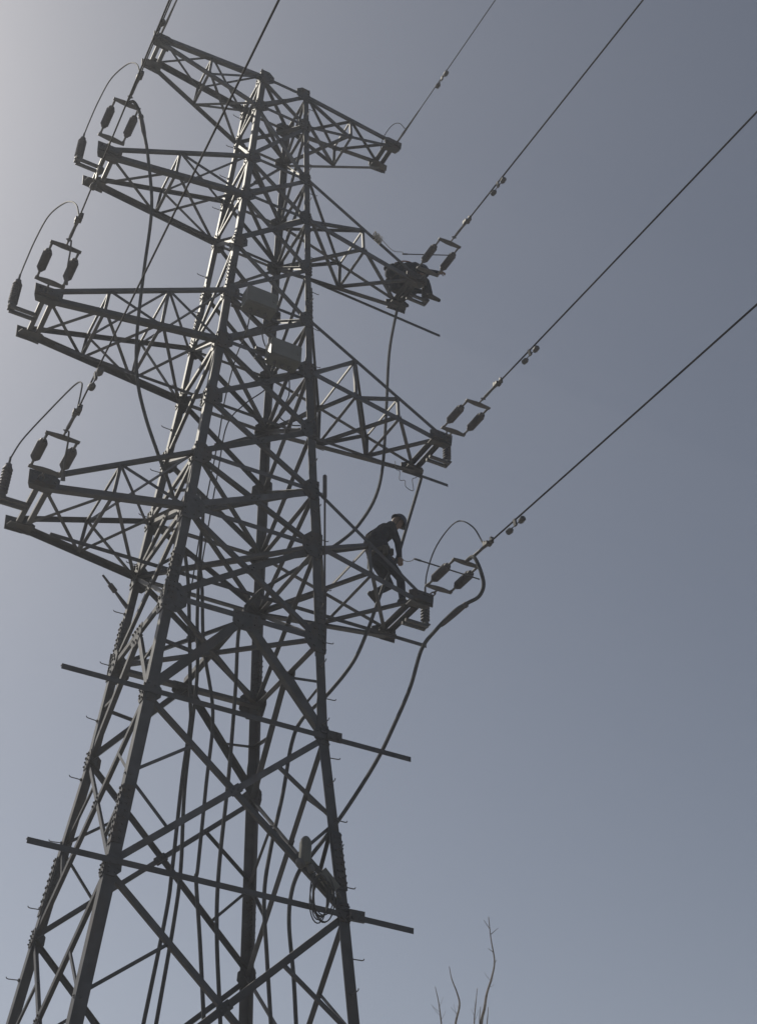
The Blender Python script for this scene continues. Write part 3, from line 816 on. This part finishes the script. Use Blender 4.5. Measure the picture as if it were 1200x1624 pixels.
def person(name, label, base, J, look, group):
    """J: joints relative to base. look: forward direction of the head (unit-ish), base at the pelvis"""
    mb = MB()
    V = {k: Vector(v) for k, v in J.items()}
    ch, pe, nk, hd = V['chest'], V['pelvis'], V['neck'], V['head']
    side = (V['sh_r'] - V['sh_l']).normalized()
    hside = (V['hip_r'] - V['hip_l']).normalized()
    # torso
    mid = (pe + ch) / 2 + V.get('hunch', Vector((0, 0, 0)))
    for t in (-.075, 0, .075):
        capsule(mb, pe + hside * t, .142, mid + side * t, .142)
        capsule(mb, mid + side * t, .142, ch + side * t * 1.25, .150)
    capsule(mb, V['sh_l'] , .078, V['sh_r'], .078)
    capsule(mb, ch, .12, nk, .068); capsule(mb, (V['sh_l'] + ch) / 2, .10, (V['sh_r'] + ch) / 2, .10)
    capsule(mb, nk, .058, hd + (nk - hd) * .3, .054)
    # head
    f = Vector(look).normalized(); up = (hd - nk).normalized(); up = (up - f * up.dot(f)).normalized(); rt = f.cross(up)
    hm = Matrix((f, rt, up)).transposed()
    mb.ball(hd + up * .02, .1, 16, (.98, .77, 1.08), hm)
    mb.ball(hd + f * .028 - up * .055, .068, 14, (1.0, .82, .95), hm)
    capsule(mb, hd + f * .09 + up * .012, .010, hd + f * .112 - up * .022, .014, 8)
    mb.ball(hd + f * .091 - up * .058, .014, 8, (.7, 1.7, .55), hm)
    mb.ball(hd + f * .085 - up * .095, .02, 8, (.8, 1.1, .8), hm)
    for q in (-1, 1):
        mb.ball(hd + rt * q * .08 - up * .005 - f * .01, .028, 8, (.75, .35, 1.15), hm)
        mb.ball(hd + f * .086 + rt * q * .033 + up * .03, .012, 8, (.6, 1.3, .6), hm)
    # limbs
    for q in 'lr':
        sh, el, wr = V['sh_' + q], V['el_' + q], V['wr_' + q]
        capsule(mb, sh, .075, sh.lerp(el, .5), .066); capsule(mb, sh.lerp(el, .5), .066, el, .056)
        capsule(mb, el, .056, el.lerp(wr, .35), .054); capsule(mb, el.lerp(wr, .35), .054, wr, .040)
        hand(mb, wr, V.get('hf_' + q, wr - el), V['hn_' + q], 1 if q == 'l' else -1)
        hp, kn, an, toe = V['hip_' + q], V['kn_' + q], V['an_' + q], V['toe_' + q]
        capsule(mb, hp, .098, hp.lerp(kn, .5), .086); capsule(mb, hp.lerp(kn, .5), .086, kn, .066)
        capsule(mb, kn, .066, kn.lerp(an, .35), .066); capsule(mb, kn.lerp(an, .35), .066, an, .05)
        d = (toe - an)
        capsule(mb, an + Vector((0, 0, -.005)), .052, an - d.normalized() * .045 + Vector((0, 0, -.035)), .045)
        capsule(mb, an - d.normalized() * .04 + Vector((0, 0, -.035)), .042, toe, .036)
        capsule(mb, an, .045, toe, .036)
    me0 = mesh('tmp', mb.v, mb.f)
    t0 = bpy.data.objects.new('tmp', me0); C.objects.link(t0)
    md = t0.modifiers.new('r', 'REMESH'); md.mode = 'VOXEL'; md.voxel_size = .0075
    ms = t0.modifiers.new('s', 'SMOOTH'); ms.iterations = 5; ms.factor = .5
    dg = bpy.context.evaluated_depsgraph_get()
    me = bpy.data.meshes.new_from_object(t0.evaluated_get(dg))
    bpy.data.objects.remove(t0); bpy.data.meshes.remove(me0)
    me.materials.clear()
    for m_ in (NAVY, SKIN, BOOT): me.materials.append(m_)
    for p in me.polygons:
        c = p.center
        p.use_smooth = True
        i = 0
        if (c - hd).dot(up) > -.115 and (c - hd).length < .19: i = 1
        for q in 'lr':
            if (c - V['wr_' + q]).length < .19 and (c - V['wr_' + q]).dot((V['wr_' + q] - V['el_' + q]).normalized()) > .012: i = 1
            if (c - V['an_' + q]).length < .26 and (c - V['an_' + q]).dot((V['an_' + q] - V['kn_' + q]).normalized()) > -.03: i = 2
        p.material_index = i
    # wrinkles in the cloth come from a small displacement
    root = empty(name, base)
    tag(root, label, 'person', group)
    body = obj('body', me, root)
    # helmet
    mb = MB()
    k = 20
    pr = [(.118, -.005), (.128, -.008), (.128, .004), (.114, .012), (.112, .03), (.104, .065), (.085, .098), (.055, .118), (.02, .126), (.001, .127)]
    vs = []; fs = []
    for r, z in pr:
        for j in range(k):
            a = 2 * math.pi * j / k
            ex = 1.12 + (.22 * max(0, math.cos(a)) ** 3 if r > .116 else 0)
            vs.append(hd + up * (.052 + z) + hm @ Vector((r * ex * math.cos(a), r * .95 * math.sin(a), 0)))
    for i in range(len(pr) - 1):
        for j in range(k):
            fs.append((i * k + j, i * k + (j + 1) % k, (i + 1) * k + (j + 1) % k, (i + 1) * k + j))
    mb.add(vs, fs)
    mb.build('helmet', HELM, root, True)
    mb = MB()
    mb.tube(spline([hd + rt * .088 + up * .05, hd + rt * .075 - up * .06 + f * .02, hd + f * .04 - up * .125, hd - rt * .075 - up * .06 + f * .02, hd - rt * .088 + up * .05], 5), .007, 6)
    mb.build('chin_strap', WEB, root)
    # belt with pouches
    mb = MB()
    ax = (mid - pe).normalized(); fx = hside.cross(ax)
    bc = pe + ax * .05
    ring = [bc + hside * .222 * math.cos(a) + fx * .152 * math.sin(a) for a in [2 * math.pi * j / 24 for j in range(25)]]
    for dz in (-.022, 0, .022):
        mb.tube([p + ax * dz for p in ring], .014, 6)
    belt = mb.build('tool_belt', WEB, root, True)
    for a, sz in ((.3, (.09, .06, .15)), (2.7, (.10, .07, .13)), (4.4, (.08, .06, .18)), (5.6, (.06, .05, .12))):
        mb = MB()
        mtx = Matrix.Rotation(a + math.pi / 2, 3, 'Z')
        mb.box(bc + hside * .235 * math.cos(a) + fx * .165 * math.sin(a) - ax * .07, sz, mtx)
        o = mb.build('pouch', WEB, belt)
        bm = bmesh.new(); bm.from_mesh(o.data); bmesh.ops.bevel(bm, geom=bm.edges[:], offset=.012, segments=2, affect='EDGES'); bm.to_mesh(o.data); bm.free()
    # harness straps
    for q in 'lr':
        mb = MB()
        sh = V['sh_' + q].lerp(ch, .45)
        bf = side.cross(ch - pe).normalized()
        if bf.dot(f) < 0: bf = -bf
        mb.tube(spline([bc + fx * .13 + V['sh_' + q] * 0, mid + bf * .15, ch + bf * .16 + (sh - ch) * .8, sh + (ch - pe).normalized() * .10, ch - bf * .155 + (sh - ch) * .5, mid - bf * .15, bc - fx * .13], 5), .013, 6)
        mb.build('harness_strap', ORANGE if name == 'x' else WEB, root, True)
    return root, V, dict(f=f, up=up, rt=rt)

person('person', 'worker in dark blue clothing and helmet standing bent over on the lowest crossarm', (2.56, .1, 12.94), dict(
    pelvis=(-.04, 0, 0), hunch=(-.11, 0, .04), chest=(-.02, 0, .42), neck=(.10, 0, .59), head=(.235, -.015, .735),
    sh_l=(.01, .18, .51), sh_r=(.04, -.19, .50), el_l=(.14, .23, .24), el_r=(.15, -.22, .21), wr_l=(.235, .10, .10), wr_r=(.215, -.165, -.015),
    hf_l=(.25, -.6, -.55), hf_r=(.3, .25, -.8), hn_l=(.6, -.3, .1), hn_r=(.3, .9, .1),
    hip_l=(-.04, .1, -.05), hip_r=(-.03, -.1, -.05), kn_l=(.25, .2, -.32), kn_r=(.19, -.24, -.46), an_l=(-.06, .2, -.58), an_r=(.17, -.36, -.94),
    toe_l=(.06, .22, -.70), toe_r=(.34, -.40, -1.0)), (.72, -.10, -.62), 'line workers on the tower')
r2, V2, H2 = person('person', 'worker in dark clothing crouched with a bag at the second crossarm tip', (2.72, .02, 19.02), dict(
    pelvis=(0, 0, 0), hunch=(-.09, 0, .06), chest=(.17, 0, .36), neck=(.30, -.02, .46), head=(.44, -.04, .50),
    sh_l=(.20, .18, .42), sh_r=(.24, -.19, .40), el_l=(.40, .22, .22), el_r=(.48, -.28, .28), wr_l=(.55, .05, .10), wr_r=(.60, -.45, .16),
    hf_l=(.5, -.4, -.4), hf_r=(.4, -.8, -.3), hn_l=(.3, -.6, -.4), hn_r=(.1, .3, -.9),
    hip_l=(.02, .11, -.03), hip_r=(.02, -.11, -.03), kn_l=(.42, .20, .12), kn_r=(.47, -.20, .10), an_l=(.16, .24, -.13), an_r=(.53, -.26, -.30),
    toe_l=(.34, .27, -.17), toe_r=(.68, -.30, -.37)), (.80, -.15, -.60), 'line workers on the tower')
mb = MB()
for c_, r_, sc_ in (((-.14, .02, .25), .13, (.8, 1.2, 1.2)), ((-.18, -.07, .10), .10, (1.1, .9, .8)), ((-.10, .10, .08), .12, (.9, 1.0, .7)), ((-.20, .06, .33), .06, (1.2, 1.0, .8)), ((-.05, -.12, .33), .07, (1.3, .8, .7))):
    mb.ball(c_, r_, 14, sc_)
o = mb.build('tool_bag', NAVY, r2, True); o['label'] = 'bulging dark bag on the back'
for q in (-1, 1):
    mb = MB(); mb.tube(spline([(-.13, q * .10, .36), (.06, q * .12, .50), (.22, q * .14, .50), (.30, q * .14, .36), (.18, q * .15, .18), (-.06, q * .13, .06)], 5), .014, 6); mb.build('bag_strap', ORANGE, r2, True)

# ------------------------------------------------------------------ bare tree behind the tower
tree = empty('bare_tree', (7.25, 5.3, 0))
tag(tree, 'leafless young tree with thin upright twigs beyond the tower', 'tree')
org = Vector((7.25, 5.3, 0))
def limb(name, pts, r0, r1, parent=tree, k=7):
    q = spline([Vector(p) - org for p in pts], 5)
    n = len(q)
    mb = MB(); mb.tube(q, [(r0 + (r1 - r0) * i / (n - 1)) * (.78 if name != 'trunk' else 1) for i in range(n)], k)
    return mb.build(name, BARK, parent, True)
trunk = limb('trunk', [(7.25, 5.3, -.1), (7.28, 5.25, 1.5), (7.2, 5.2, 3.2), (7.26, 5.14, 5.0), (7.22, 5.05, 6.4)], .11, .045, tree, 10)
main = [(7.22, 5.05, 6.4), (7.20, 5.0, 7.2), (7.16, 4.9, 7.77), (7.13, 4.74, 7.98), (7.09, 4.59, 8.18), (7.08, 4.4, 8.41), (7.04, 4.24, 8.63), (6.88, 4.08, 8.93), (6.73, 3.9, 9.23)]
limb('branch', main, .045, .008)
limb('branch', [(7.2, 5.15, 5.4), (7.0, 5.2, 6.6), (6.8, 5.2, 7.4), (6.77, 5.1, 7.76), (6.74, 4.91, 8.01), (6.64, 4.82, 8.18), (6.49, 4.74, 8.37), (6.39, 4.65, 8.54)], .04, .007)
limb('branch', [(7.22, 5.18, 4.8), (6.9, 5.3, 6.2), (6.65, 5.3, 7.3), (6.56, 5.22, 7.76), (6.41, 5.05, 8.05), (6.28, 4.94, 8.26)], .035, .006)
limb('branch', [(7.22, 5.05, 6.6), (7.1, 5.0, 7.3), (7.05, 4.95, 7.77), (6.98, 4.78, 8.02), (6.92, 4.62, 8.25)], .025, .006)
limb('branch', [(7.2, 5.0, 7.0), (7.13, 4.91, 7.77), (7.06, 4.75, 8.0)], .018, .006)
limb('branch', [(7.2, 5.0, 7.1), (7.24, 4.85, 7.77), (7.18, 4.7, 8.0)], .018, .006)
for i in range(10):
    z = 3.0 + i * .36
    a = i * 2.4
    p = Vector((7.23, 5.15, z))
    L = 1.6 - i * .07
    limb('branch', [p, p + Vector((math.cos(a) * .35, math.sin(a) * .35, .5)), p + Vector((math.cos(a) * .6 * L, math.sin(a) * .6 * L, min(1.1, 7.2 - z) * .8))], .028, .006, tree, 6)
for t, d in ((.93, (-.12, .0, .14)), (.90, (.13, -.05, .12)), (.8, (-.08, .03, .06)), (.72, (.06, 0, .1))):
    i = t * (len(main) - 1); j = int(i)
    p = Vector(main[j]).lerp(Vector(main[j + 1]), i - j)
    limb('twig', [p, p + Vector(d) * .6 , p + Vector(d)], .009, .004, tree, 5)

rt_ = random.Random(3)
for base, tops in (((6.77, 5.1, 7.76), (6.39, 4.65, 8.54)), ((6.56, 5.22, 7.76), (6.28, 4.94, 8.26)), ((7.05, 4.95, 7.77), (6.92, 4.62, 8.25)), ((7.09, 4.59, 8.18), (6.9, 4.1, 8.9))):
    for q in range(4):
        t = .15 + .2 * q + rt_.uniform(-.05, .05)
        if base[0] == 6.77: p = Vector((6.77, 5.1, 7.76)).lerp(Vector((6.74, 4.91, 8.01)), t)
        elif base[0] == 6.56: p = Vector((6.56, 5.22, 7.76)).lerp(Vector((6.41, 5.05, 8.05)), t)
        elif base[0] == 7.05: p = Vector((7.05, 4.95, 7.77)).lerp(Vector((6.98, 4.78, 8.02)), t)
        else: p = Vector((7.09, 4.59, 8.18)).lerp(Vector((7.08, 4.4, 8.41)), t)
        d = Vector((rt_.uniform(-.14, .14), rt_.uniform(-.1, .1), rt_.uniform(.06, .2)))
        limb('twig', [p, p + d * .55 + Vector((0, 0, -.01)), p + d], .0045, .0025, tree, 5)
# ------------------------------------------------------------------ hazy air
hz = MB()
hz.box((0, 0, 11.4), (9400, 9400, 24.9))
ho = hz.build('haze', None)
hm_ = bpy.data.materials.new('haze_air')
hm_.use_nodes = True
hm_.node_tree.nodes.clear()
ov = hm_.node_tree.nodes.new('ShaderNodeOutputMaterial')
pv = hm_.node_tree.nodes.new('ShaderNodeVolumePrincipled')
pv.inputs['Color'].default_value = (0.86, 0.89, 0.95, 1)
pv.inputs['Density'].default_value = 0.0028
pv.inputs['Anisotropy'].default_value = 0.35
hm_.node_tree.links.new(pv.outputs[0], ov.inputs['Volume'])
ho.data.materials.append(hm_)
ho['kind'] = 'stuff'
ho['label'] = 'thin pale dusty haze in the air round the tower'
ho['category'] = 'haze'
